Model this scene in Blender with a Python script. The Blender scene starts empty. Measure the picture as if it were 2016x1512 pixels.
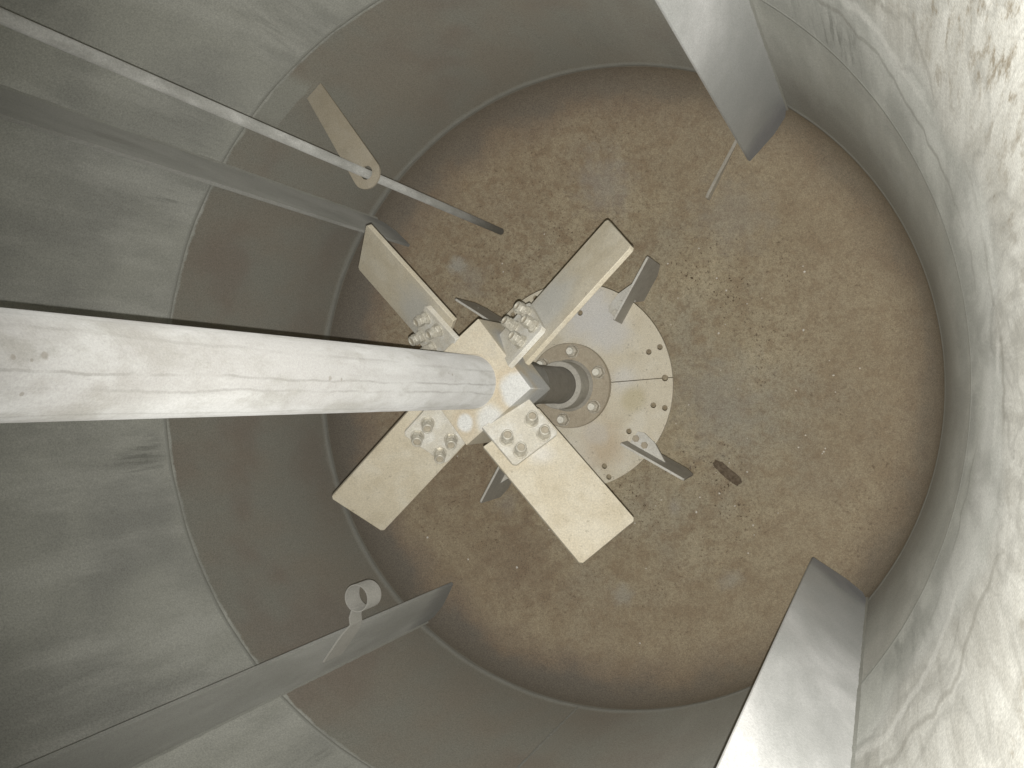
import bpy, bmesh, math, random
from mathutils import Vector, Matrix
from mathutils.geometry import tessellate_polygon

random.seed(7)
PI = math.pi
R = math.radians
S = bpy.context.scene
COL = S.collection

# ------------------------------------------------------------------ camera
CAM = Vector((0.853, -0.033, 2.5336))        # metres; the tank has a radius of 1 m, its axis is z
cam = bpy.data.objects.new("camera", bpy.data.cameras.new("camera"))
COL.objects.link(cam)
S.camera = cam
cam.data.sensor_width = 36.0
cam.data.lens = 29.73
cam.data.clip_start = 0.01
cam.data.clip_end = 100.0
_f, _N = 1665.0, (1742.0 - 1008.0, 781.0 - 756.0)
n_ = Vector((_N[0], _N[1], _f)).normalized()             # straight down, seen in camera axes (x right, y down, z forward)
a_ = (Vector((1, 0, 0)) - n_.x * n_).normalized()
b_ = n_.cross(a_)
M3 = Matrix(((a_.x, -a_.y, -a_.z), (-b_.x, b_.y, b_.z), (-n_.x, n_.y, n_.z)))
cam.matrix_world = Matrix.Translation(CAM) @ M3.to_4x4()

# ------------------------------------------------------------------ world, flash, exposure
W = bpy.data.worlds.new("World")
S.world = W
W.use_nodes = True
W.node_tree.nodes["Background"].inputs[0].default_value = (0.86, 0.93, 0.93, 1)
W.node_tree.nodes["Background"].inputs[1].default_value = 0.05

LD = bpy.data.lights.new("flash", 'SPOT')
LD.energy = 158.0
LD.color = (1.0, 0.982, 0.945)
LD.shadow_soft_size = 0.0022
LD.spot_size = R(106)
LD.spot_blend = 1.0
flash = bpy.data.objects.new("flash", LD)
COL.objects.link(flash)
flash.matrix_world = Matrix.Translation(CAM + M3 @ Vector((0.001, -0.0145, 0.0))) @ (M3 @ Matrix.Rotation(R(-11), 3, 'Y')).to_4x4()

S.view_settings.view_transform = 'Standard'
S.view_settings.look = 'None'
S.view_settings.exposure = 0.0
S.view_settings.gamma = 1.0
S.view_settings.use_curve_mapping = False
S.render.engine = 'CYCLES'
S.cycles.max_bounces = 6
S.cycles.diffuse_bounces = 3

# ------------------------------------------------------------------ node helpers
class NT:
    def __init__(self, name):
        self.m = bpy.data.materials.new(name)
        self.m.use_nodes = True
        self.t = self.m.node_tree
        self.b = self.t.nodes["Principled BSDF"]
        g = self.t.nodes.new("ShaderNodeNewGeometry")
        self.pos = g.outputs["Position"]
    def n(self, kind, **kw):
        x = self.t.nodes.new(kind)
        for k, v in kw.items():
            setattr(x, k, v)
        return x
    def link(self, a, b):
        self.t.links.new(a, b)
    def setin(self, sock, v):
        if isinstance(v, bpy.types.NodeSocket):
            self.link(v, sock)
        else:
            sock.default_value = v
    def math(self, op, a, b=0.0, c=None, clamp=False):
        x = self.n("ShaderNodeMath", operation=op, use_clamp=clamp)
        self.setin(x.inputs[0], a)
        self.setin(x.inputs[1], b)
        if c is not None:
            self.setin(x.inputs[2], c)
        return x.outputs[0]
    def scaled(self, sx, sy, sz, off=(0, 0, 0), src=None):
        x = self.n("ShaderNodeMapping")
        self.link(src or self.pos, x.inputs[0])
        x.inputs["Scale"].default_value = (sx, sy, sz)
        x.inputs["Location"].default_value = off
        return x.outputs[0]
    def noise(self, scale, detail=4, rough=0.6, vec=None, dist=0.0):
        x = self.n("ShaderNodeTexNoise")
        self.link(vec or self.pos, x.inputs["Vector"])
        x.inputs["Scale"].default_value = scale
        x.inputs["Detail"].default_value = detail
        x.inputs["Roughness"].default_value = rough
        x.inputs["Distortion"].default_value = dist
        return x.outputs[0]
    def ramp(self, v, lo, hi, a=0.0, b=1.0):
        x = self.n("ShaderNodeMapRange")
        x.interpolation_type = 'SMOOTHSTEP'
        self.setin(x.inputs[0], v)
        self.setin(x.inputs[1], lo)
        self.setin(x.inputs[2], hi)
        self.setin(x.inputs[3], a)
        self.setin(x.inputs[4], b)
        return x.outputs[0]
    def mix(self, fac, a, b, blend='MIX'):
        x = self.n("ShaderNodeMix", data_type='RGBA', blend_type=blend)
        self.setin(x.inputs[0], fac)
        for s, v in ((x.inputs[6], a), (x.inputs[7], b)):
            if isinstance(v, tuple):
                v = v + (1.0,) if len(v) == 3 else v
            self.setin(s, v)
        return x.outputs[2]
    def sep(self, v=None):
        x = self.n("ShaderNodeSeparateXYZ")
        self.link(v or self.pos, x.inputs[0])
        return x.outputs
    def mul(self, *vs):
        r = vs[0]
        for v in vs[1:]:
            r = self.math('MULTIPLY', r, v)
        return r
    def blob(self, x, y, z, r0, r1, wob=0.5, sc=25):
        """1 within r0 of a point fading to 0 at r1, with an irregular rim"""
        d = self.n("ShaderNodeVectorMath", operation='DISTANCE')
        self.link(self.pos, d.inputs[0])
        d.inputs[1].default_value = (x, y, z)
        w = self.math('MULTIPLY_ADD', self.noise(sc, 3), r1 * wob, d.outputs["Value"])
        return self.ramp(w, r0 + r1 * wob * 0.5, r1 + r1 * wob * 0.5, 1, 0)
    def grain(self, col, scale=260, amt=0.5):
        v = self.math('MULTIPLY_ADD', self.math('SUBTRACT', self.noise(scale, 3, 0.85), 0.5), amt * 4, 1.0, clamp=False)
        c = self.n("ShaderNodeCombineColor")
        for i in range(3):
            self.link(v, c.inputs[i])
        return self.mix(1.0, col, c.outputs[0], 'MULTIPLY')
    def finish(self, color, rough=0.75, metal=0.0, spec=0.35, bump=None, bstr=0.3, bdist=0.002, drough=0.5):
        b = self.b
        self.setin(b.inputs["Base Color"], color if not isinstance(color, tuple) else color + (1,))
        self.setin(b.inputs["Roughness"], rough)
        self.setin(b.inputs["Metallic"], metal)
        b.inputs["Specular IOR Level"].default_value = spec
        b.inputs["Diffuse Roughness"].default_value = drough
        if bump is not None:
            x = self.n("ShaderNodeBump")
            x.inputs["Strength"].default_value = bstr
            x.inputs["Distance"].default_value = bdist
            self.link(bump, x.inputs["Height"])
            self.link(x.outputs[0], b.inputs["Normal"])
        return self.m

# ------------------------------------------------------------------ materials
def mat_wall():
    t = NT("scaled_steel_wall")
    x, y, z = t.sep()
    grey = (0.47, 0.475, 0.425)
    pale = (0.58, 0.585, 0.535)
    bluish = (0.365, 0.368, 0.335)
    brown = (0.32, 0.295, 0.245)
    # cloudy grey film, drawn out downwards
    big = t.noise(2.6, 4, 0.55, t.scaled(1, 1, 0.75), 0.4)
    streak = t.noise(9, 5, 0.6, t.scaled(1, 1, 0.22))
    col = t.mix(t.ramp(big, 0.36, 0.62), bluish, grey)
    col = t.mix(t.mul(t.ramp(streak, 0.42, 0.68), 0.7), col, pale)
    # paler smooth film on the side next to the lens, and above it a rough crust with folds and brown patches
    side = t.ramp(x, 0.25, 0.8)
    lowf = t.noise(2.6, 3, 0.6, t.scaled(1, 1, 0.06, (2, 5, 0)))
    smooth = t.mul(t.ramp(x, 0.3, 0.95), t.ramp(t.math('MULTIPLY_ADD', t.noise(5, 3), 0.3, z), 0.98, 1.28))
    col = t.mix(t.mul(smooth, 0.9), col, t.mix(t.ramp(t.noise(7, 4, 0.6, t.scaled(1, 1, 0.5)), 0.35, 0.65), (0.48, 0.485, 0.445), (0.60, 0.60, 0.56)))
    drag = t.noise(9, 4, 0.55, t.scaled(1, 1, 0.16, (1, 1, 3)), 0.5)
    col = t.mix(t.mul(t.ramp(drag, 0.5, 0.7), t.ramp(x, 0.35, 0.8), t.ramp(z, 0.80, 0.9), 0.5), col, (0.27, 0.272, 0.245))
    zc = t.math('MULTIPLY_ADD', t.math('SUBTRACT', lowf, 0.5), 0.9, 1.13)
    zc = t.math('MULTIPLY_ADD', t.math('SUBTRACT', t.noise(16, 4, 0.6, t.scaled(1, 1, 0.3)), 0.5), 0.16, zc)
    dz = t.math('SUBTRACT', z, zc)
    crust = t.mul(side, t.ramp(dz, -0.03, 0.10))
    cr = t.noise(26, 7, 0.66, t.scaled(1, 1, 0.12), 0.6)
    ccol = t.mix(t.ramp(cr, 0.36, 0.64), (0.42, 0.412, 0.37), (0.54, 0.535, 0.49))
    fold = t.noise(4.5, 3, 0.5, t.scaled(1, 1, 0.42, (7, 0, 0)), 1.2)
    ridge = t.math('ABSOLUTE', t.math('SUBTRACT', fold, 0.5))
    ridm = t.ramp(ridge, 0.0, 0.05, 1, 0)
    ccol = t.mix(t.mul(ridm, 0.3), ccol, (0.22, 0.215, 0.19))
    bl = t.noise(55, 6, 0.75, t.scaled(1, 1, 0.2))
    blm = t.mul(t.ramp(bl, 0.48, 0.64), t.ramp(t.math('MULTIPLY_ADD', t.noise(7, 3), 0.9, t.math('MULTIPLY_ADD', y, 0.55, z)), 1.85, 2.25))
    ccol = t.mix(t.mul(blm, 0.8), ccol, (0.20, 0.165, 0.11))
    col = t.mix(crust, col, ccol)
    for (k0, amp, wd, st, cc) in ((0.98, 0.7, 0.016, 0.55, (0.25, 0.245, 0.215)), (1.24, 0.9, 0.02, 0.5, (0.27, 0.26, 0.225)), (1.10, 0.6, 0.03, 0.6, (0.66, 0.655, 0.61))):
        fz = t.math('MULTIPLY_ADD', t.math('SUBTRACT', t.noise(1.7, 5, 0.62, t.scaled(1, 1, 0.03, (k0 * 9, 0, 0))), 0.5), amp, k0)
        fm = t.ramp(t.math('ABSOLUTE', t.math('SUBTRACT', z, fz)), wd * 0.2, wd, 1, 0)
        fb = t.ramp(t.noise(5, 3, 0.6, t.scaled(1, 1, 0.1, (k0 * 5, 3, 0))), 0.4, 0.56)
        col = t.mix(t.mul(fm, fb, t.ramp(x, 0.45, 0.75), st), col, cc)
    lip = t.mul(side, t.ramp(t.math('ABSOLUTE', t.math('ADD', dz, 0.0)), 0.0, 0.03, 1, 0), t.ramp(t.noise(8, 2, 0.5, t.scaled(1, 1, 0.1, (5, 5, 5))), 0.5, 0.62))
    col = t.mix(t.mul(lip, 0.35), col, (0.22, 0.215, 0.19))
    # short dark smears hanging just over the seam
    sm = t.noise(34, 3, 0.7, t.scaled(1, 1, 0.09))
    clus = t.ramp(t.noise(3.1, 2, 0.5, t.scaled(1, 1, 0.01, (3, 1, 0))), 0.48, 0.64)
    band = t.mul(t.ramp(z, 0.76, 0.80), t.ramp(t.math('MULTIPLY_ADD', t.noise(20, 2, 0.5, t.scaled(1, 1, 0.02)), 0.3, z), 1.0, 1.22, 1, 0))
    col = t.mix(t.mul(t.ramp(sm, 0.5, 0.66), clus, band, 0.8), col, (0.22, 0.225, 0.20))
    # stained course under the seam
    edge = t.math('MULTIPLY_ADD', t.math('SUBTRACT', t.noise(24, 6, 0.7), 0.5), 0.028, z)
    low = t.mul(t.ramp(edge, 0.736, 0.745, 1, 0), t.ramp(x, 0.0, 0.6, 1.0, 0.3))
    br = t.mix(t.ramp(t.noise(5, 4, 0.6, t.scaled(1, 1, 0.5)), 0.35, 0.65), brown, (0.315, 0.31, 0.268))
    br = t.mix(t.mul(t.ramp(t.noise(2.2, 3), 0.5, 0.66), 0.5), br, (0.275, 0.225, 0.185))
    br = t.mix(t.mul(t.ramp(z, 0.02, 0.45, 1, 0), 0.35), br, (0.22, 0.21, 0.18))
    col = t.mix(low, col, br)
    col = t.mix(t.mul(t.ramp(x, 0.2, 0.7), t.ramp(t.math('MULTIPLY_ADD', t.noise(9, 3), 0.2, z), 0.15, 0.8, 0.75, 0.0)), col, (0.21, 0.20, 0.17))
    foot = t.mul(t.ramp(z, 0.002, 0.012), t.ramp(t.math('MULTIPLY_ADD', t.math('SUBTRACT', t.noise(18, 3), 0.5), 0.02, z), 0.026, 0.046, 1, 0))
    col = t.mix(t.mul(foot, 0.65), col, (0.39, 0.39, 0.35))
    # a patch of grey film reaching below the seam beside the guide bracket
    at = t.n("ShaderNodeMath", operation='ARCTAN2'); t.link(y, at.inputs[0]); t.link(x, at.inputs[1])
    az = at.outputs[0]
    pm = t.mul(t.ramp(az, R(124), R(126.5)), t.ramp(az, R(132.5), R(136), 1, 0),
               t.ramp(t.math('MULTIPLY_ADD', t.noise(22, 3), 0.02, z), 0.655, 0.663), low)
    col = t.mix(t.mul(pm, 0.75), col, (0.40, 0.405, 0.36))
    col = t.grain(col, 250, 0.32)
    h = t.math('ADD', t.mul(t.noise(14, 6, 0.6, t.scaled(1, 1, 0.4)), 0.6), t.mul(t.math('ADD', t.mul(cr, 1.5), 1.2), t.math('MULTIPLY_ADD', crust, 1.0, 0.05)))
    h = t.math('SUBTRACT', h, t.mul(ridm, crust, 0.3))
    return t.finish(col, 0.7, 0, 0.3, h, 0.2, 0.005, 0.3)

def mat_floor():
    t = NT("stained_bottom")
    x, y, z = t.sep()
    rad = t.math('SQRT', t.math('ADD', t.math('MULTIPLY', x, x), t.math('MULTIPLY', y, y)))
    tan = (0.55, 0.48, 0.335)
    br = (0.455, 0.385, 0.262)
    gb = (0.42, 0.385, 0.30)
    col = t.mix(t.ramp(t.noise(3.4, 6, 0.62, None, 0.5), 0.38, 0.62), br, tan)
    col = t.mix(t.mul(t.ramp(t.noise(1.7, 4, 0.6, t.scaled(1, 1, 1, (4, 2, 1))), 0.46, 0.66), 0.7), col, gb)
    col = t.mix(t.ramp(t.noise(17, 6, 0.72), 0.45, 0.64, 0, 0.5), col, (0.31, 0.225, 0.14))
    col = t.mix(t.ramp(t.noise(75, 5, 0.8), 0.47, 0.66, 0, 0.55), col, (0.24, 0.185, 0.125))
    col = t.mix(t.ramp(t.noise(38, 4, 0.7, t.scaled(1, 1, 1, (9, 0, 0))), 0.55, 0.75, 0, 0.3), col, (0.52, 0.46, 0.35))
    # rust pitting, thicker to the upper left
    nw = t.ramp(t.math('SUBTRACT', y, x), 0.1, 1.0)
    pitc = t.math('MAXIMUM', t.ramp(t.noise(4, 3, 0.6, t.scaled(1, 1, 1, (0, 7, 0))), 0.42, 0.62), t.mul(nw, 0.9))
    col = t.mix(t.mul(t.ramp(t.noise(28, 5, 0.75, t.scaled(1, 1, 1, (2, 2, 0))), 0.47, 0.62), t.math('MULTIPLY_ADD', nw, 0.45, 0.15)), col, (0.27, 0.185, 0.11))
    pit = t.noise(115, 2, 0.6)
    col = t.mix(t.mul(t.ramp(pit, 0.60, 0.69), t.math('MULTIPLY_ADD', pitc, 0.7, 0.3)), col, (0.095, 0.062, 0.035))
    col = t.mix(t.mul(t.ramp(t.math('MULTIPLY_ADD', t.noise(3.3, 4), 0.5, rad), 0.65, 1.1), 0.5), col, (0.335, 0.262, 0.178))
    # pale dried puddles and a dark red stain
    for (px, py, r0, r1, c, k) in ((-0.595, 0.451, .015, .035, (0.50, 0.50, 0.46), .75), (-.55, .40, .03, .08, (0.42, 0.40, 0.35), .5),
                                   (0.029, -0.703, .02, .04, (0.46, 0.45, 0.40), .6), (0.393, -0.619, .02, .042, (0.46, 0.45, 0.40), .55),
                                   (0.190, -0.412, .012, .03, (0.44, 0.41, 0.37), .5), (-0.344, -0.607, .02, .20, (0.20, 0.135, 0.09), .6),
                                   (-0.03, 0.70, .03, .12, (0.40, 0.38, 0.345), .6), (0.33, -0.05, .05, .2, (0.40, 0.385, 0.335), .55),
                                   (0.40, 0.55, .05, .15, (0.37, 0.35, 0.30), .5), (-0.42, -0.42, .01, .05, (0.42, 0.40, 0.35), .5),
                                   (-0.55, -0.2, .05, .3, (0.25, 0.17, 0.11), .5)):
        zz = -0.388 + 2 - math.sqrt(4 - px * px - py * py)
        col = t.mix(t.mul(t.blob(px, py, zz, r0 * 0.3, r1 * 1.25, 1.5, 22), k * 0.75), col, c)
    # grey-brown rounded corner up to the bottom seam, its grazing shade painted in
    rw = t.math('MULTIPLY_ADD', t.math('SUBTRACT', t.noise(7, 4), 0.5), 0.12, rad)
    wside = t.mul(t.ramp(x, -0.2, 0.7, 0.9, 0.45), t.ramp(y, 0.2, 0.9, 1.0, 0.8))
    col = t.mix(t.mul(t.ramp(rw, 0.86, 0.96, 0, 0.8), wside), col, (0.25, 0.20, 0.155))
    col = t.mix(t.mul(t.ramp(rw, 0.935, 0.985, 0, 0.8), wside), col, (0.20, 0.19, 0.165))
    col = t.grain(col, 230, 0.45)
    h = t.math('ADD', t.noise(40, 6, 0.7), t.mul(pit, -0.6))
    return t.finish(col, 0.72, 0, 0.3, h, 0.35, 0.004, 0.1)

def mat_coated(name, base, light, dark, sc=9, k_light=0.6, k_dark=0.4, stretch=(1, 1, 1), rough=0.6, dust=None, drough=0.1, metal=0.0, grain=0.25,
               low_dark=None, low2=None, spec=0.35, spots=0.0, blobs=()):
    t = NT(name)
    x, y, z = t.sep()
    v = t.scaled(*stretch)
    col = t.mix(t.mul(t.ramp(t.noise(sc, 5, 0.6, v, 0.4), 0.4, 0.65), k_light), base, light)
    col = t.mix(t.mul(t.ramp(t.noise(sc * 1.9, 6, 0.65, t.scaled(stretch[0], stretch[1], stretch[2], (5, 3, 2))), 0.45, 0.7), k_dark), col, dark)
    if spots:
        col = t.mix(t.mul(t.ramp(t.noise(95, 3, 0.6), 0.62, 0.72), spots), col, tuple(c * 0.45 for c in dark))
    for (bx, by, bz, r0, r1, c, k) in blobs:
        col = t.mix(t.mul(t.blob(bx, by, bz, r0, r1), k), col, c)
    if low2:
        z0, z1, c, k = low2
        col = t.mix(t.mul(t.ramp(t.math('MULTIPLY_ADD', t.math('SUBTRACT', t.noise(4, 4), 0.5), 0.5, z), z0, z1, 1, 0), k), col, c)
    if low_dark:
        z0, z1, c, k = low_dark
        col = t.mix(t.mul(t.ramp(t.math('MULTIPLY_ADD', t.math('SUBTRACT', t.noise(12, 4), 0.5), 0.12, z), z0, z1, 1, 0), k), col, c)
    col = t.grain(col, 300, grain)
    h = t.noise(45, 6, 0.65, v)
    return t.finish(col, t.ramp(t.noise(sc, 3), 0.3, 0.7, rough - 0.1, rough + 0.12), metal, spec, h, 0.25, 0.002, drough)

WALL = mat_wall()
FLOOR = mat_floor()
SEAM = mat_coated("weld_seam", (0.31, 0.31, 0.28), (0.35, 0.35, 0.32), (0.26, 0.255, 0.225), 10)
SEAM2 = mat_coated("upper_weld_seam", (0.38, 0.383, 0.345), (0.42, 0.425, 0.385), (0.33, 0.33, 0.295), 5)
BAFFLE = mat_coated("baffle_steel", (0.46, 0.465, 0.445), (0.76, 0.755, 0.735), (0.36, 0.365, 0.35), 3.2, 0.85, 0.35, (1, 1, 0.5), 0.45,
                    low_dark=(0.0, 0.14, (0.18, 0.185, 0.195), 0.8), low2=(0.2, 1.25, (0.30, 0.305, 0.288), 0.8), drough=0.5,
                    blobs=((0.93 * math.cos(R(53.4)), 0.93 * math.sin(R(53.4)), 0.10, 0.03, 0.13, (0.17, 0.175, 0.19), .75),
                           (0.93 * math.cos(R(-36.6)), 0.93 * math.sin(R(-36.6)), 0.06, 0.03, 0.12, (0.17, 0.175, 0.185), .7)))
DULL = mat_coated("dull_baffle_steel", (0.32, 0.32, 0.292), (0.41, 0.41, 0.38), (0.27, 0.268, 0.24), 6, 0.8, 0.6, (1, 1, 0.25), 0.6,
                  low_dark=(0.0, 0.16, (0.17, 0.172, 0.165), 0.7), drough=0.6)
TAN = mat_coated("beige_scaled_steel", (0.54, 0.485, 0.37), (0.59, 0.55, 0.45), (0.45, 0.395, 0.285), 11, 0.6, 0.55, spots=0.35, rough=0.58,
                 blobs=((-0.16, 0.16, 0.78, 0.03, 0.12, (0.45, 0.45, 0.42), .7), (0.17, 0.17, 0.78, 0.03, 0.12, (0.5, 0.5, 0.47), .8),
                        (0.16, -0.15, 0.8, 0.01, 0.05, (0.7, 0.7, 0.68), .6)))
HUB = mat_coated("hub_beige", (0.54, 0.485, 0.375), (0.58, 0.535, 0.43), (0.50, 0.435, 0.325), 14, 0.6, 0.5,
                 blobs=((-0.019, -0.093, 0.82, 0.02, 0.045, (0.52, 0.435, 0.31), .5), (0.103, -0.015, 0.82, 0.04, 0.07, (0.52, 0.435, 0.31), .5),
                        (-0.019, -0.093, 0.82, 0.014, 0.026, (0.64, 0.64, 0.61), 1), (0.112, -0.02, 0.82, 0.03, 0.05, (0.62, 0.62, 0.59), 1),
                        (0.045, -0.085, 0.82, 0.02, 0.045, (0.62, 0.62, 0.59), .9),
                        (0.06, 0.08, 0.76, 0.03, 0.07, (0.42, 0.43, 0.42), .9), (0.12, -0.02, 0.74, 0.03, 0.07, (0.5, 0.51, 0.5), .9),
                        (0.08, -0.06, 0.75, 0.02, 0.06, (0.5, 0.50, 0.47), .7)))
PLATE = mat_coated("dusty_plate", (0.56, 0.53, 0.45), (0.66, 0.65, 0.60), (0.46, 0.43, 0.36), 22, 0.8, 0.4)
def mat_shaft():
    t = NT("limed_shaft")
    x, y, z = t.sep()
    v = t.scaled(1, 1, 0.3)
    col = t.mix(t.ramp(t.noise(10, 5, 0.6, v, 0.4), 0.4, 0.62), (0.36, 0.355, 0.34), (0.43, 0.43, 0.415))
    col = t.mix(t.mul(t.ramp(t.noise(17, 6, 0.65, t.scaled(1, 1, 0.5, (5, 3, 2))), 0.48, 0.68), 0.75), col, (0.29, 0.285, 0.26))
    col = t.mix(t.mul(t.ramp(t.noise(7, 4, 0.6, t.scaled(1, 1, 1, (2, 3, 2))), 0.5, 0.66), t.ramp(z, 1.5, 1.9), 0.5), col, (0.27, 0.26, 0.235))
    col = t.mix(t.mul(t.ramp(t.noise(40, 6, 0.7, t.scaled(1, 1, 0.6)), 0.5, 0.7), 0.35), col, (0.28, 0.27, 0.245))
    at = t.n("ShaderNodeMath", operation='ARCTAN2'); t.link(y, at.inputs[0]); t.link(x, at.inputs[1])
    az = at.outputs[0]
    # run marks drawn along the shaft
    for k, (a0, sl, w, st) in enumerate(((-7, 0, 2.4, .42), (-24, 0.5, 2.6, .34), (22, 16, 3.4, .26), (-62, 0, 2.4, .25), (58, 4, 2.6, .15))):
        wob = t.math('MULTIPLY_ADD', t.math('SUBTRACT', t.noise(5, 4, 0.6, t.scaled(0.01, 0.01, 1, (k * 3.1, 0, 0))), 0.5), R(22), R(a0 - sl * 0.9))
        wob = t.math('MULTIPLY_ADD', z, R(sl), wob)
        d = t.math('ABSOLUTE', t.math('SUBTRACT', az, wob))
        br = t.ramp(t.noise(6, 3, 0.6, t.scaled(0.01, 0.01, 1, (k * 1.7, 4, 0))), 0.36, 0.56, 0.0, 1.0)
        col = t.mix(t.mul(t.ramp(d, R(w * 0.3), R(w), 1, 0), br, st), col, (0.19, 0.185, 0.165))
    for (bz, ba, rr) in ((1.965, 6, .0030), (1.93, 9, .0045), (1.945, 4, .002), (1.44, -4, .004), (1.41, -5, .0025), (1.03, 11, .003), (1.045, 13, .002), (1.95, -30, .0025)):
        col = t.mix(t.mul(t.blob(0.061 * math.cos(R(ba)), 0.061 * math.sin(R(ba)), bz, rr * 0.6, rr * 1.3, 0.8, 200), 0.6), col, (0.20, 0.18, 0.15))
    col = t.grain(col, 330, 0.16)
    h = t.noise(60, 6, 0.65, t.scaled(1, 1, 0.5))
    return t.finish(col, 0.62, 0, 0.3, h, 0.12, 0.002, 1.0)
SHAFT = mat_shaft()
LOWER = mat_coated("bare_lower_shaft", (0.20, 0.185, 0.155), (0.25, 0.235, 0.2), (0.15, 0.135, 0.11), 18, rough=0.5)
SLEEVE = mat_coated("grey_sleeve", (0.33, 0.325, 0.30), (0.42, 0.42, 0.39), (0.25, 0.235, 0.2), 18)
COLLAR = mat_coated("collar_steel", (0.39, 0.37, 0.32), (0.48, 0.46, 0.40), (0.30, 0.28, 0.235), 20, 0.7, 0.5)
FLANGE = mat_coated("flange_steel", (0.40, 0.345, 0.26), (0.45, 0.40, 0.305), (0.31, 0.26, 0.19), 26, 0.6, 0.5)
NUT = mat_coated("bright_nut", (0.53, 0.50, 0.42), (0.62, 0.60, 0.52), (0.38, 0.35, 0.28), 60, 0.7, 0.6, rough=0.42, metal=0.3, spec=0.6)
FNUT = mat_coated("dull_nut", (0.44, 0.40, 0.32), (0.55, 0.51, 0.43), (0.29, 0.25, 0.19), 60, 0.7, 0.5, rough=0.5, metal=0.2)
STUD = mat_coated("bright_stud", (0.72, 0.69, 0.60), (0.8, 0.78, 0.7), (0.55, 0.52, 0.44), 60, 0.8, 0.4, rough=0.4)
CORE = mat_coated("stud_end", (0.36, 0.32, 0.245), (0.42, 0.38, 0.3), (0.28, 0.24, 0.18), 60)
DISK = mat_coated("disk_scaled", (0.61, 0.555, 0.435), (0.67, 0.635, 0.54), (0.50, 0.44, 0.325), 9, 0.7, 0.5, spots=0.6,
                  blobs=((0.05, 0.22, 0.165, 0.04, 0.12, (0.62, 0.61, 0.59), .8), (0.12, 0.16, 0.165, 0.03, 0.09, (0.6, 0.59, 0.57), .7),
                         (0.16, 0.02, 0.165, 0.01, 0.06, (0.64, 0.63, 0.60), .6), (0.19, -0.04, 0.165, 0.02, 0.05, (0.43, 0.37, 0.2), .45),
                         (0.10, -0.17, 0.165, 0.02, 0.10, (0.5, 0.38, 0.25), .5), (0.08, -0.14, 0.165, 0.02, 0.05, (0.6, 0.58, 0.53), .5)))
PADDLE = mat_coated("paddle_steel", (0.42, 0.40, 0.355), (0.52, 0.50, 0.44), (0.31, 0.29, 0.25), 16, 0.4, 0.4, drough=0.0)
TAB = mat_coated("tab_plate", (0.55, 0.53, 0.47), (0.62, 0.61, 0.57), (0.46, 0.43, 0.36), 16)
BRACK = mat_coated("bracket_tan", (0.42, 0.37, 0.28), (0.46, 0.42, 0.34), (0.34, 0.30, 0.225), 14, 0.5, 0.5)
RING = mat_coated("ring_strap", (0.42, 0.41, 0.37), (0.47, 0.46, 0.42), (0.35, 0.345, 0.305), 14, 0.5, 0.4, drough=0.5)
ROD = mat_coated("limed_rod", (0.42, 0.42, 0.39), (0.58, 0.58, 0.55), (0.30, 0.30, 0.275), 16, 0.9, 0.5, (1, 1, 0.4), drough=0.6,
                 low_dark=(-0.22, 0.35, (0.10, 0.095, 0.08), 0.95))
FIN = mat_coated("fin_steel", (0.48, 0.45, 0.38), (0.56, 0.53, 0.46), (0.36, 0.33, 0.27), 20)
FLAKE = mat_coated("rust_flake", (0.15, 0.112, 0.074), (0.24, 0.19, 0.135), (0.085, 0.062, 0.04), 60, 0.8, 0.7)
GRIT = mat_coated("white_grit", (0.8, 0.76, 0.68), (0.85, 0.83, 0.78), (0.6, 0.55, 0.45), 80)

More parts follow.
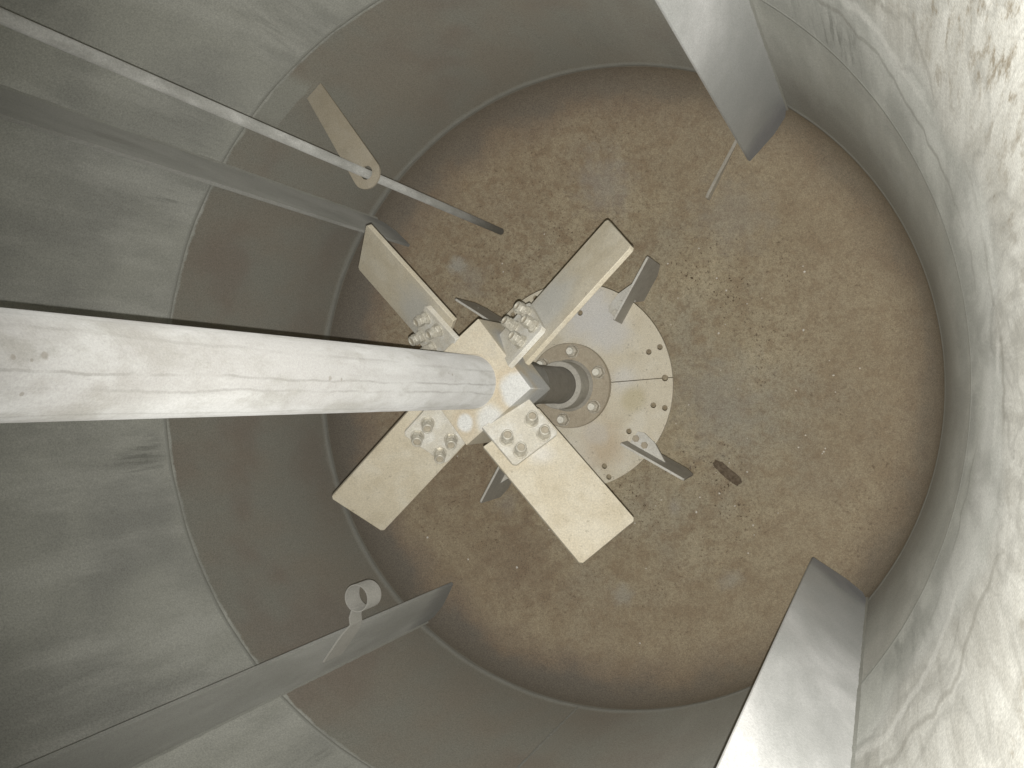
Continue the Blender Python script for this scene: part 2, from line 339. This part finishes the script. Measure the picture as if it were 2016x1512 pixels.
# ------------------------------------------------------------------ mesh helpers
class MB:
    def __init__(self):
        self.v, self.f, self.mi, self.cur = [], [], [], 0
    def add(self, vs, fs):
        o = len(self.v)
        self.v += [tuple(p) for p in vs]
        self.f += [tuple(i + o for i in q) for q in fs]
        self.mi += [self.cur] * len(fs)
    def box(self, c, ax, ay, az, sx, sy, sz):
        c = Vector(c)
        vs = [c + ax * (i * sx / 2) + ay * (j * sy / 2) + az * (k * sz / 2) for k in (-1, 1) for j in (-1, 1) for i in (-1, 1)]
        self.add(vs, [(0, 2, 3, 1), (4, 5, 7, 6), (0, 1, 5, 4), (2, 6, 7, 3), (0, 4, 6, 2), (1, 3, 7, 5)])
    def cyl(self, p0, p1, r0, r1=None, n=32, cap=True, twist=0.0):
        p0, p1 = Vector(p0), Vector(p1)
        r1 = r0 if r1 is None else r1
        d = (p1 - p0).normalized()
        u = d.orthogonal().normalized(); w = d.cross(u)
        vs = []
        for p, r in ((p0, r0), (p1, r1)):
            for i in range(n):
                t = 2 * PI * i / n + twist
                vs.append(p + (u * math.cos(t) + w * math.sin(t)) * r)
        fs = [(i, (i + 1) % n, n + (i + 1) % n, n + i) for i in range(n)]
        if cap:
            fs += [tuple(range(n - 1, -1, -1)), tuple(range(n, 2 * n))]
        self.add(vs, fs)
    def lathe(self, prof, n=96, c=(0, 0), closed=False):
        vs = [(c[0] + r * math.cos(2 * PI * i / n), c[1] + r * math.sin(2 * PI * i / n), z) for r, z in prof for i in range(n)]
        m = len(prof)
        fs = []
        for k in range(m if closed else m - 1):
            k2 = (k + 1) % m
            for i in range(n):
                j = (i + 1) % n
                fs.append((k * n + i, k * n + j, k2 * n + j, k2 * n + i))
        self.add(vs, fs)
    def slab(self, loops, o, u, w, nn, th):
        """polygon (outer loop + holes) in plane o,u,w extruded from 0 to th along nn"""
        pts = [p for l in loops for p in l]
        tri = tessellate_polygon([[Vector((p[0], p[1], 0)) for p in l] for l in loops])
        o = Vector(o)
        N = len(pts)
        lo = [o + u * p[0] + w * p[1] for p in pts]
        hi = [q + nn * th for q in lo]
        fs = []
        for a, b, c in tri:
            pa, pb, pc = pts[a], pts[b], pts[c]
            if (pb[0] - pa[0]) * (pc[1] - pa[1]) - (pb[1] - pa[1]) * (pc[0] - pa[0]) < 0:
                b, c = c, b
            fs += [(a + N, b + N, c + N), (a, c, b)]
        k = 0
        for l in loops:
            m = len(l)
            for i in range(m):
                j = (i + 1) % m
                fs.append((k + i, k + j, k + j + N, k + i + N))
            k += m
        self.add(lo + hi, fs)
    def build(self, name, mat, parent=None, bevel=0.0, sharp=35, loc=None, seg=2):
        me = bpy.data.meshes.new(name)
        me.from_pydata(self.v, [], self.f)
        if isinstance(mat, (list, tuple)):
            me.polygons.foreach_set('material_index', self.mi)
        bm = bmesh.new(); bm.from_mesh(me)
        bmesh.ops.recalc_face_normals(bm, faces=bm.faces)
        bmesh.ops.dissolve_limit(bm, angle_limit=R(0.5), verts=bm.verts, edges=bm.edges) if bevel else None
        bm.to_mesh(me); bm.free()
        for q in (mat if isinstance(mat, (list, tuple)) else [mat]):
            me.materials.append(q)
        me.shade_smooth()
        me.set_sharp_from_angle(angle=R(sharp))
        o = bpy.data.objects.new(name, me)
        COL.objects.link(o)
        if loc is not None:
            off = Vector(loc)
            me.transform(Matrix.Translation(-off))
            o.location = off
        if parent is not None:
            o.parent = parent
            o.location = o.location - world_loc(parent)
        if bevel:
            m = o.modifiers.new("bevel", 'BEVEL')
            m.width = bevel; m.segments = seg; m.limit_method = 'ANGLE'; m.angle_limit = R(40)
        return o

def world_loc(o):
    v = Vector(o.location)
    while o.parent:
        o = o.parent
        v += Vector(o.location)
    return v

def thing(name, label, cat, loc=(0, 0, 0), group=None):
    o = bpy.data.objects.new(name, None)
    COL.objects.link(o)
    o.location = loc
    o.empty_display_size = 0.05
    return tag(o, label, cat, group)

def tag(o, label, cat, group=None):
    o['label'] = label; o['category'] = cat
    if group:
        o['group'] = group
    return o

X, Y, Z = Vector((1, 0, 0)), Vector((0, 1, 0)), Vector((0, 0, 1))
def er(deg): return Vector((math.cos(R(deg)), math.sin(R(deg)), 0))
def et(deg): return Vector((-math.sin(R(deg)), math.cos(R(deg)), 0))
def P(r, deg, z): return er(deg) * r + Z * z
def dish(r):
    if r <= 0.889:
        return -0.388 + 2 - math.sqrt(4 - r * r)
    return -math.sqrt(max(0.0, 0.04 - (r - 0.8) ** 2))
def circle(cx, cy, r, n=24, rev=False):
    p = [(cx + r * math.cos(2 * PI * i / n), cy + r * math.sin(2 * PI * i / n)) for i in range(n)]
    return p[::-1] if rev else p

# ------------------------------------------------------------------ the tank
tank = thing("mixing_tank", "round grey steel tank with baffles on its wall and a brown stained bottom", "tank", (0, 0, -0.40))
m = MB(); m.lathe([(1.0, 0.0), (1.0, 0.742), (1.0, 1.6), (1.0, 3.05)], 256)
shell = m.build("shell", WALL, tank, sharp=80)
prof = [(0.001, dish(0.001))] + [(r / 40.0, dish(r / 40.0)) for r in range(1, 36)]
prof += [(0.8 + 0.2 * math.sin(R(t)), -0.2 * math.cos(R(t))) for t in range(28, 91, 4)] + [(1.0, 0.0)]
m = MB(); m.lathe(prof, 256)
bottom = m.build("bottom", FLOOR, tank, sharp=80)
def weld_ring(z, w, h, seed, mat=None):
    rnd = random.Random(seed)
    n = 420; vs = []; fs = []
    for i in range(n):
        t = 360 * i / n
        jw = w * (1 + 0.05 * rnd.uniform(-1, 1)); jh = h * (1 + 0.12 * rnd.uniform(-1, 1)); jz = z + 0.06 * w * math.sin(i * 0.31 + seed) * math.sin(i * 0.113)
        for r, zz in ((1.004, jz - jw / 2), (0.9995 - jh * 0.7, jz - jw / 4), (0.9995 - jh, jz), (0.9995 - jh * 0.7, jz + jw / 4), (1.004, jz + jw / 2)):
            vs.append(P(r, t, zz))
    for i in range(n):
        j = (i + 1) % n
        for k in range(4):
            fs.append((i * 5 + k, j * 5 + k, j * 5 + k + 1, i * 5 + k + 1))
    mm = MB(); mm.add(vs, fs)
    return mm.build("weld_seam", mat or SEAM, tank, sharp=60)
weld_ring(0.014, 0.034, 0.0008, 1)
weld_ring(0.755, 0.022, 0.0002, 2, SEAM2)
# upright seam of the lower course
mm = MB()
for i in range(60):
    z0 = 0.012 + i * 0.012
    mm.cyl(P(1.0045, -91.6, z0), P(1.0045, -91.6, z0 + 0.0125), 0.0062 + random.uniform(-.0008, .0008), n=10)
mm.build("weld_seam", SEAM, tank, sharp=70)

def baffle(deg, side, label=None):
    """radial plate standing on edge against the wall, its foot in the rounded corner"""
    u, w = er(deg), Z
    pts = [(0.823, -0.012), (0.86, -0.03), (0.93, -0.06), (0.985, -0.05), (0.9985, 0.0), (0.9985, 2.9), (0.823, 2.9)]
    m = MB(); m.slab([pts], et(deg) * -0.005, u, w, et(deg), 0.010)
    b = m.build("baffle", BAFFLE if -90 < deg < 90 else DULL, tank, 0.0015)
    if label:
        b['label'] = label
    # fillet weld in the corner between plate and wall
    rnd = random.Random(int(deg * 10))
    mw = MB()
    for sgn in (-1, 1):
        prev = None; vs = []; fs = []
        N_ = 150
        for i in range(N_ + 1):
            zz = -0.02 + 2.9 * i / N_
            q = 0.0045 * (1 + 0.25 * rnd.uniform(-1, 1))
            base = er(deg) * 0.9995 + Z * zz
            vs += [base + et(deg) * sgn * 0.004, base - er(deg) * q + et(deg) * sgn * 0.004, base - er(deg) * q * .4 + et(deg) * sgn * (0.005 + q * .6), base + et(deg) * sgn * (0.005 + q)]
        for i in range(N_):
            for k in range(4):
                k2 = (k + 1) % 4
                fs.append((i * 4 + k, i * 4 + k2, (i + 1) * 4 + k2, (i + 1) * 4 + k))
        mw.add(vs, fs)
    mw.build("baffle_weld", SEAM2, b, sharp=60)
    return b
baffle(-36.6, 1, "baffle plate lit almost white by the flash")
baffle(53.4, -1, "pale baffle plate with a small fin at its foot")
baf_ring = baffle(-126.4, 1, "dull grey baffle plate with a strap ring on its edge")
baffle(143.3, 1, "baffle plate seen edge on behind the rod")

# fin on the bottom beyond the foot of one baffle
m = MB()
p0, p1 = Vector((0.326, 0.614, 0)), Vector((0.447, 0.80, 0))
d = (p1 - p0).normalized(); sd = Vector((-d.y, d.x, 0))
L = (p1 - p0).length
pts = []
N_ = 8
for i in range(N_ + 1):
    q = p0 + d * L * i / N_
    pts.append((L * i / N_, dish(q.length) - 0.004))
pts += [(L, -0.17), (0.012, -0.222), (0.0, -0.232)]
m.slab([pts], p0 - sd * 0.005, d, Z, sd, 0.010)
m.build("foot_fin", FIN, tank, 0.001)

# guide bracket holding the thin rod
bc = Vector((-0.4104, 0.5629, 0.63))
az_b = 125.9
ub = Vector((math.cos(R(az_b)), math.sin(R(az_b)), 0)); wb = Vector((-ub.y, ub.x, 0))
base_l = Vector((-0.602, 0.790, 0)) - Vector((bc.x, bc.y, 0)); base_r = Vector((-0.5575, 0.825, 0)) - Vector((bc.x, bc.y, 0))
base_l = base_l * 1.012; base_r = base_r * 1.012
tip = []
for i in range(17):
    t = R(az_b + 92 + i * (176 / 16.0))
    tip.append((0.042 * math.cos(t), 0.042 * math.sin(t)))
outl = [(base_r.x, base_r.y), (base_l.x, base_l.y)] + tip
m = MB(); m.slab([outl, circle(0.001, 0.002, 0.0185, 28, True)], bc + Z * -0.003, X, Y, Z, 0.006)
m.build("rod_bracket", BRACK, tank, 0.001)

# strap ring beside another baffle
cr = Vector((-0.4456, -0.573, 0)); zr0, zr1 = 0.556, 0.622
m = MB()
n = 64
m.lathe([(0.0372, zr0), (0.0372, zr1), (0.0342, zr1), (0.0342, zr0)], n, (cr.x, cr.y), closed=True)
gr = m.build("guide_ring", RING, tank, 0.0008, sharp=50)
ua = er(-126.4); wa = et(-126.4)
path = [cr + ua * 0.033 + wa * 0.004, cr + ua * 0.06 + wa * 0.012]
path += [ua * 0.80 + wa * 0.0075, ua * 0.835 + wa * 0.0078, ua * 0.93 + wa * 0.0078]
m = MB(); vs = []; fs = []
for i, p in enumerate(path):
    a = path[max(0, i - 1)]; b = path[min(len(path) - 1, i + 1)]
    dd = (b - a).normalized(); nn = Vector((-dd.y, dd.x, 0))
    zz0 = zr0 + (-0.012 if i > 2 else 0.006); zz1 = zr1 + (0.010 if i > 2 else -0.006)
    for q, z in ((-1, zz0), (1, zz0), (1, zz1), (-1, zz1)):
        vs.append(p + nn * q * 0.0026 + Z * z)
for i in range(len(path) - 1):
    for k in range(4):
        k2 = (k + 1) % 4
        fs.append((i * 4 + k, i * 4 + k2, i * 4 + 4 + k2, i * 4 + 4 + k))
fs += [(0, 1, 2, 3), tuple(range(len(vs) - 4, len(vs)))]
m.add(vs, fs)
m.build("strap", RING, gr, 0.0008)

# ------------------------------------------------------------------ the thin rod
m = MB()
m.cyl((-0.4104, 0.5629, -0.235), (-0.4104, 0.5629, 2.95), 0.0122, n=28)
rod = m.build("dip_rod", ROD, None, 0.0015, loc=(-0.4104, 0.5629, -0.235))
tag(rod, "long thin grey rod hanging through the hole of the tan bracket on the tank wall", "rod")

# ------------------------------------------------------------------ the agitator
agi = thing("agitator", "tall whitish mixer shaft carrying four pitched blades above a round disk with small paddles", "mixer", (0, 0, 0.075))
m = MB(); m.lathe([(0.061, 0.82), (0.061, 1.2), (0.061, 2.0), (0.061, 3.0)], 96)
m.build("upper_shaft", SHAFT, agi, sharp=60)
m = MB(); m.lathe([(0.060, 0.818), (0.0655, 0.8195), (0.0635, 0.8245), (0.0605, 0.826)], 96)
m.build("shaft_weld", HUB, agi, sharp=80)
hub_az = -5.9
m = MB()
hz0, hz1, hs = 0.70, 0.822, 0.204
m.box((0, 0, (hz0 + hz1) / 2), er(hub_az + 45), et(hub_az + 45), Z, hs, hs, hz1 - hz0)
m.build("hub", HUB, agi, 0.002)
m = MB(); m.lathe([(0.0, 0.49), (0.057, 0.49), (0.0585, 0.493), (0.0585, 0.71)], 72)
m.build("sleeve", SLEEVE, agi)
m = MB(); m.lathe([(0.0524, 0.17), (0.0524, 0.5)], 72)
m.build("lower_shaft", LOWER, agi)
m = MB(); m.lathe([(0.0535, 0.17), (0.0535, 0.272), (0.0665, 0.272), (0.0685, 0.270), (0.0695, 0.20), (0.076, 0.19), (0.078, 0.184)], 96)
m.build("collar", COLLAR, agi, sharp=30)
m = MB(); m.lathe([(0.05, 0.168), (0.05, 0.188), (0.1235, 0.188), (0.1255, 0.186), (0.1255, 0.168)], 128, closed=True)
m.build("flange", FLANGE, agi, sharp=30)

def hexnut(m, c, d, r, h, twist=0.0, n=6):
    c = Vector(c); d = d.normalized()
    m.cyl(c, c + d * h * 0.82, r, n=n, twist=twist)
    m.cyl(c + d * h * 0.82, c + d * h, r, r * 0.86, n=n, twist=twist)

fl_first = None
for k in range(6):
    c = P(0.101, 22 + 60 * k, 0.188)
    m = MB()
    m.cyl(c, c + Z * 0.003, 0.0205, n=28)
    hexnut(m, c + Z * 0.003, Z, 0.0178, 0.014, 0.3 * k)
    m.cur = 1
    m.cyl(c + Z * 0.017, c + Z * 0.031, 0.0112, 0.0100, n=18)
    m.build("flange_bolt", [FNUT, STUD], agi, 0.0007)

# disk in two halves
HOLES = [(.254, 22), (.289, 22), (.255, -13), (.289, -13), (.221, -37), (.257, -66.5), (.291, -66.5), (.217, 82.5),
         (.289, 113.4), (.289, 131.2), (.255, 113.4), (.283, 171), (.255, 200), (.289, 200), (.255, -100), (.289, -100)]
SPL = 4.1
def half_disk(a0):
    Ro, Ri, g, rh = 0.305, 0.045, 0.0011, 0.0095
    outer = []
    n = 72
    e = math.degrees(g / Ro)
    for i in range(n + 1):
        t = R(a0 + e + (180 - 2 * e) * i / n)
        outer.append((Ro * math.cos(t), Ro * math.sin(t)))
    def line(t0, r_from, r_to, sgn):
        """straight split edge with a half-round notch at r = 0.283"""
        u = er(t0); w = et(t0) * sgn
        pts = []
        seq = [0.283 + rh * math.cos(R(x)) for x in range(0, 181, 20)]
        ys = [rh * math.sin(R(x)) for x in range(0, 181, 20)]
        pr = list(zip(seq, ys))
        if r_from < r_to:
            pr = pr[::-1]
        for r_, y_ in pr:
            p = u * r_ + w * max(y_, g)
            pts.append((p.x, p.y))
        return pts
    outer += line(a0 + 180, Ro, Ri, -1)
    ei = math.degrees(g / Ri)
    for i in range(25):
        t = R(a0 + 180 - ei - (180 - 2 * ei) * i / 24)
        outer.append((Ri * math.cos(t), Ri * math.sin(t)))
    outer += line(a0, Ri, Ro, 1)
    loops = [outer]
    for r_, a in HOLES:
        if 3 < (a - a0) % 360 < 177:
            p = er(a) * r_
            loops.append(circle(p.x, p.y, 0.0083, 20, True))
    m = MB(); m.slab(loops, Z * 0.155, X, Y, Z, 0.008)
    return m.build("disk_half", DISK, agi, sharp=30)
half_disk(SPL)
half_disk(SPL + 180)

# lower paddles: an upright plate beside the rim with a tab bolted on top of the disk
def paddle(ai, ao, ri, ro, tab, bolts, dsc=None):
    pi, po = er(ai) * ri, er(ao) * ro
    d = (po - pi).normalized(); nn = Vector((-d.y, d.x, 0))
    L = (po - pi).length
    zt, zb = 0.243, 0.078
    # outline (along, height): sloping end, notch where the plate crosses the disk
    pts = [(0.0, 0.1645), (0.004, zt - .004), (0.006, zt), (L - 0.002, zt), (L, zt - 0.003), (L - 0.004, zb + 0.03), (L - 0.035, zb),
           (0.085, zb), (0.072, 0.1535), (0.078, 0.1535), (0.078, 0.1645)]
    m = MB(); m.slab([pts], pi - nn * 0.0032, d, Z, nn, 0.0064)
    m.cur = 1      # lit top edge painted in as a thin lighter cap
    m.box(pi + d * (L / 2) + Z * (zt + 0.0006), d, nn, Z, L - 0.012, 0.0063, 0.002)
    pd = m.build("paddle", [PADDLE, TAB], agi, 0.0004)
    # tab
    tp = []
    for r_, a in tab:
        p = er(a) * r_
        tp.append((p.x, p.y))
    q0 = po * 1.0 - d * 0.062 + nn * 0.003; q1 = pi + d * 0.01 + nn * 0.003
    tp += [(q0.x, q0.y), (q1.x, q1.y)]
    area = sum(tp[i][0] * tp[(i + 1) % len(tp)][1] - tp[(i + 1) % len(tp)][0] * tp[i][1] for i in range(len(tp)))
    if area < 0:
        tp = tp[::-1]
    m = MB(); m.slab([tp], Z * 0.1638, X, Y, Z, 0.008)
    m.build("tab", TAB, pd, 0.0008)
    for r_, a in bolts:
        c = er(a) * r_ + Z * 0.172
        m = MB()
        hexnut(m, c, Z, 0.0105, 0.006, 0.4)
        m.build("tab_bolt", FLANGE if dsc else PLATE, pd, 0.0004)
def tabrel(a):   # tab outline relative to the paddle azimuth
    return [(0.245, a + 2), (0.245, a + 12.0), (0.262, a + 13.6), (0.303, a + 12.0), (0.376, a + 6.2), (0.392, a + 4.6)]
# inner azimuth, outer azimuth
for ai, ao, kk in ((49.3, 54.3, 2.2), (-43.5, -36.2, 0.0), (137.5, 142.6, 1.5), (-132.6, -126.6, 1.0)):
    a0 = (ai + ao) / 2 - 5 + kk
    paddle(ai, ao, 0.236, 0.438, tabrel(a0), [(0.252, a0 + 7.5), (0.283, a0 + 7.6)], abs(ai + 43.5) < 1)

# upper pitched blades
PITCH, BW, BR0, BR1, BZ, BT, BPH = 38.0, 0.158, 0.1283, 0.4629, 0.7907, -0.0049, -46.1
DEV = [(-0.59, -2.22, -0.0046, -0.0011), (1.04, 3.03, -0.008, 0.0078), (0.47, -0.24, -0.0005, -0.0037), (0.25, -0.57, 0.006, -0.003)]
BOLTS = [(0.150, -0.030), (0.150, 0.040), (0.193, -0.026), (0.193, 0.042)]
for k in range(4):
    da, dp, dt, dz = DEV[k]
    az = BPH + 90 * k + da; pt = R(PITCH + dp)
    u = er(az); s = et(az) * math.cos(pt) - Z * math.sin(pt); nn = Z * math.cos(pt) + et(az) * math.sin(pt)
    o = et(az) * (BT + dt) + Z * (BZ + dz)
    # blade: top face in the fitted plane
    w2 = BW / 2
    rc = 0.006
    bl = MB(); bl.slab([[(BR0, -w2), (BR1 - rc, -w2), (BR1, -w2 + rc), (BR1, w2 - rc), (BR1 - rc, w2), (BR0 + 0.004, w2)]],
                       o - nn * 0.012, u, s, nn, 0.012)
    blade = bl.build("impeller_blade", TAN, agi, 0.0015)
    # mounting plate welded to the hub, lying on the blade
    root = 0.094
    pl = MB(); pl.slab([[(root, -0.056), (0.203, -0.056), (0.210, -0.050), (0.210, 0.066), (0.203, 0.072), (root, 0.072)]],
                       o + nn * 0.0005, u, s, nn, 0.013)
    pl.build("mounting_plate", PLATE, blade, 0.0015)
    # weld where the plate meets the hub face
    for i, (x_, y_) in enumerate(BOLTS):
        jx, jy = random.uniform(-.0015, .0015), random.uniform(-.0015, .0015)
        c = o + u * (x_ + jx) + s * (y_ + jy) + nn * 0.0135
        m = MB()
        m.cyl(c, c + nn * 0.003, 0.0166, n=28)
        tw = random.uniform(0, 1)
        hexnut(m, c + nn * 0.003, nn, 0.0146, 0.0105, tw)
        # upper lock nut: hexagon with a ring collar, the stud end sunk inside it
        hexnut(m, c + nn * 0.0138, nn, 0.0142, 0.0115, tw + random.uniform(0.1, 0.5))
        c2 = c + nn * 0.0250
        ring = []
        u2 = nn.orthogonal().normalized(); w2_ = nn.cross(u2)
        prof_ = [(0.0125, 0.0), (0.0122, 0.0055), (0.0108, 0.0070), (0.0086, 0.0066), (0.0082, 0.0015)]
        nr = 24
        vs_ = [c2 + (u2 * math.cos(2 * PI * q / nr) + w2_ * math.sin(2 * PI * q / nr)) * rr_ + nn * hh_ for rr_, hh_ in prof_ for q in range(nr)]
        fs_ = [(k2 * nr + q, k2 * nr + (q + 1) % nr, (k2 + 1) * nr + (q + 1) % nr, (k2 + 1) * nr + q) for k2 in range(len(prof_) - 1) for q in range(nr)]
        m.add(vs_, fs_)
        m.cur = 1
        m.cyl(c2, c2 + nn * random.uniform(0.002, 0.0045), 0.0081, n=18)
        m.cur = 0
        # the bolt head under the blade
        hexnut(m, o + u * x_ + s * y_ - nn * 0.0125, -nn, 0.0148, 0.010, tw)
        m.build("blade_bolt", [NUT, CORE], blade, 0.0005)

# ------------------------------------------------------------------ loose bits on the bottom
def floor_at(x, y):
    return dish(math.hypot(x, y))
def ray_floor(px, py):
    """point of the tank bottom where something lies (photo measurements converted to metres)"""
    d = Vector(((px - 1008), -(py - 756), -1665.0))
    d = M3 @ d
    t = 1.0; p = CAM
    lo, hi = 0.001, 4.0 / d.length
    for _ in range(60):
        mid = (lo + hi) / 2
        p = CAM + d * mid
        r = math.hypot(p.x, p.y)
        if p.z > (dish(r) if r < 0.999 else 0):
            lo = mid
        else:
            hi = mid
    return p
a = ray_floor(1408, 910); b = ray_floor(1458, 952)
cf = (a + b) / 2; d = (b - a).normalized(); L = (b - a).length * 1.05
rnd = random.Random(3)
N_ = 22; top = []; bot = []
sd = Vector((-d.y, d.x, 0)).normalized()
for i in range(N_):
    t = 2 * PI * i / N_
    cx = math.copysign(abs(math.cos(t)) ** 0.6, math.cos(t)); sy = math.copysign(abs(math.sin(t)) ** 0.7, math.sin(t))
    k = 1 + rnd.uniform(-.08, .08)
    p = cf + d * (L / 2 * cx * k) + sd * (0.0165 * sy * k)
    p.z = floor_at(p.x, p.y)
    bot.append(p + Z * 0.0004); top.append(p * 1 + Z * 0.004)
inn = []
for i in range(N_):
    p = cf + (top[i] - cf) * 0.72
    p.z = floor_at(p.x, p.y) + 0.0042 + rnd.uniform(-.001, .0018)
    inn.append(p)
ctr = Vector((cf.x, cf.y, floor_at(cf.x, cf.y) + 0.0035))
vs = bot + top + inn + [ctr]
fs = [tuple(range(N_ - 1, -1, -1))]
for i in range(N_):
    j = (i + 1) % N_
    fs += [(i, j, N_ + j, N_ + i), (N_ + i, N_ + j, 2 * N_ + j, 2 * N_ + i), (2 * N_ + i, 2 * N_ + j, 3 * N_)]
m = MB(); m.add(vs, fs)
fl = m.build("rust_flake", FLAKE, None, sharp=25, loc=(cf.x, cf.y, floor_at(cf.x, cf.y)))
tag(fl, "dark brown elongated flake of rust lying on the tank bottom", "debris")

SPECKS = [(842, 1058, 2.4), (922, 1101, 2.3), (1018, 1117, 2.6), (1260, 1266, 2.0), (1168, 1200, 1.1), (1289, 552, 1.8), (1411, 548, 1.7),
          (1430, 572, 1.6), (1335, 587, 1.2), (1471, 598, 1.7), (1321, 639, 1.4), (1428, 639, 1.4), (1415, 656, 2.0), (1419, 729, 1.5),
          (1453, 766, 1.1), (1356, 797, 1.4), (1331, 834, 1.7), (1436, 911, 1.4), (1471, 929, 1.7), (1471, 863, 1.1), (1410, 930, 1.3),
          (1416, 971, 1.7), (1072, 461, 1.7), (989, 519, 2.0), (991, 535, 1.5), (1376, 489, 1.6), (1584, 535, 2.2), (1581, 524, 1.5),
          (1315, 519, 1.6), (1500, 587, 1.4), (1378, 979, 1.8), (1371, 1008, 1.9), (1447, 996, 1.7), (1483, 1034, 1.8),
          (1485, 1053, 1.4), (1473, 1089, 1.6), (1417, 972, 1.5), (1582, 650, 2.0), (1641, 739, 1.9), (1633, 710, 1.2), (1693, 725, 1.6),
          (1567, 769, 1.6), (1645, 772, 1.3), (1586, 857, 1.7), (1572, 881, 1.8), (1622, 889, 1.9), (1625, 883, 1.4), (1619, 893, 1.4),
          (1302, 984, 1.6), (1291, 996, 1.2), (1272, 1119, 1.5), (901, 898, 1.5), (1081, 1043, 1.9), (1532, 1010, 1.1), (1250, 1030, 1.2)]
rnd = random.Random(11)
protos = []
for q in range(3):
    bm = bmesh.new()
    bmesh.ops.create_icosphere(bm, subdivisions=2, radius=1.0)
    for v in bm.verts:
        v.co *= 1 + rnd.uniform(-.28, .28)
        v.co.z *= 0.7
    me = bpy.data.meshes.new("grit_speck")
    bm.to_mesh(me); bm.free(); me.materials.append(GRIT)
    protos.append(me)
for (px, py, s) in SPECKS:
    p = ray_floor(px, py)
    o = bpy.data.objects.new("grit_speck", protos[rnd.randrange(3)])
    COL.objects.link(o)
    k = s * 0.00145
    o.scale = (k * rnd.uniform(.8, 1.3), k * rnd.uniform(.8, 1.2), k)
    o.location = (p.x, p.y, p.z + k * 0.5)
    o.rotation_euler = (0, 0, rnd.uniform(0, 6))
    tag(o, "tiny white speck of grit lying on the brown tank bottom", "grit", "white specks of grit scattered on the tank bottom")
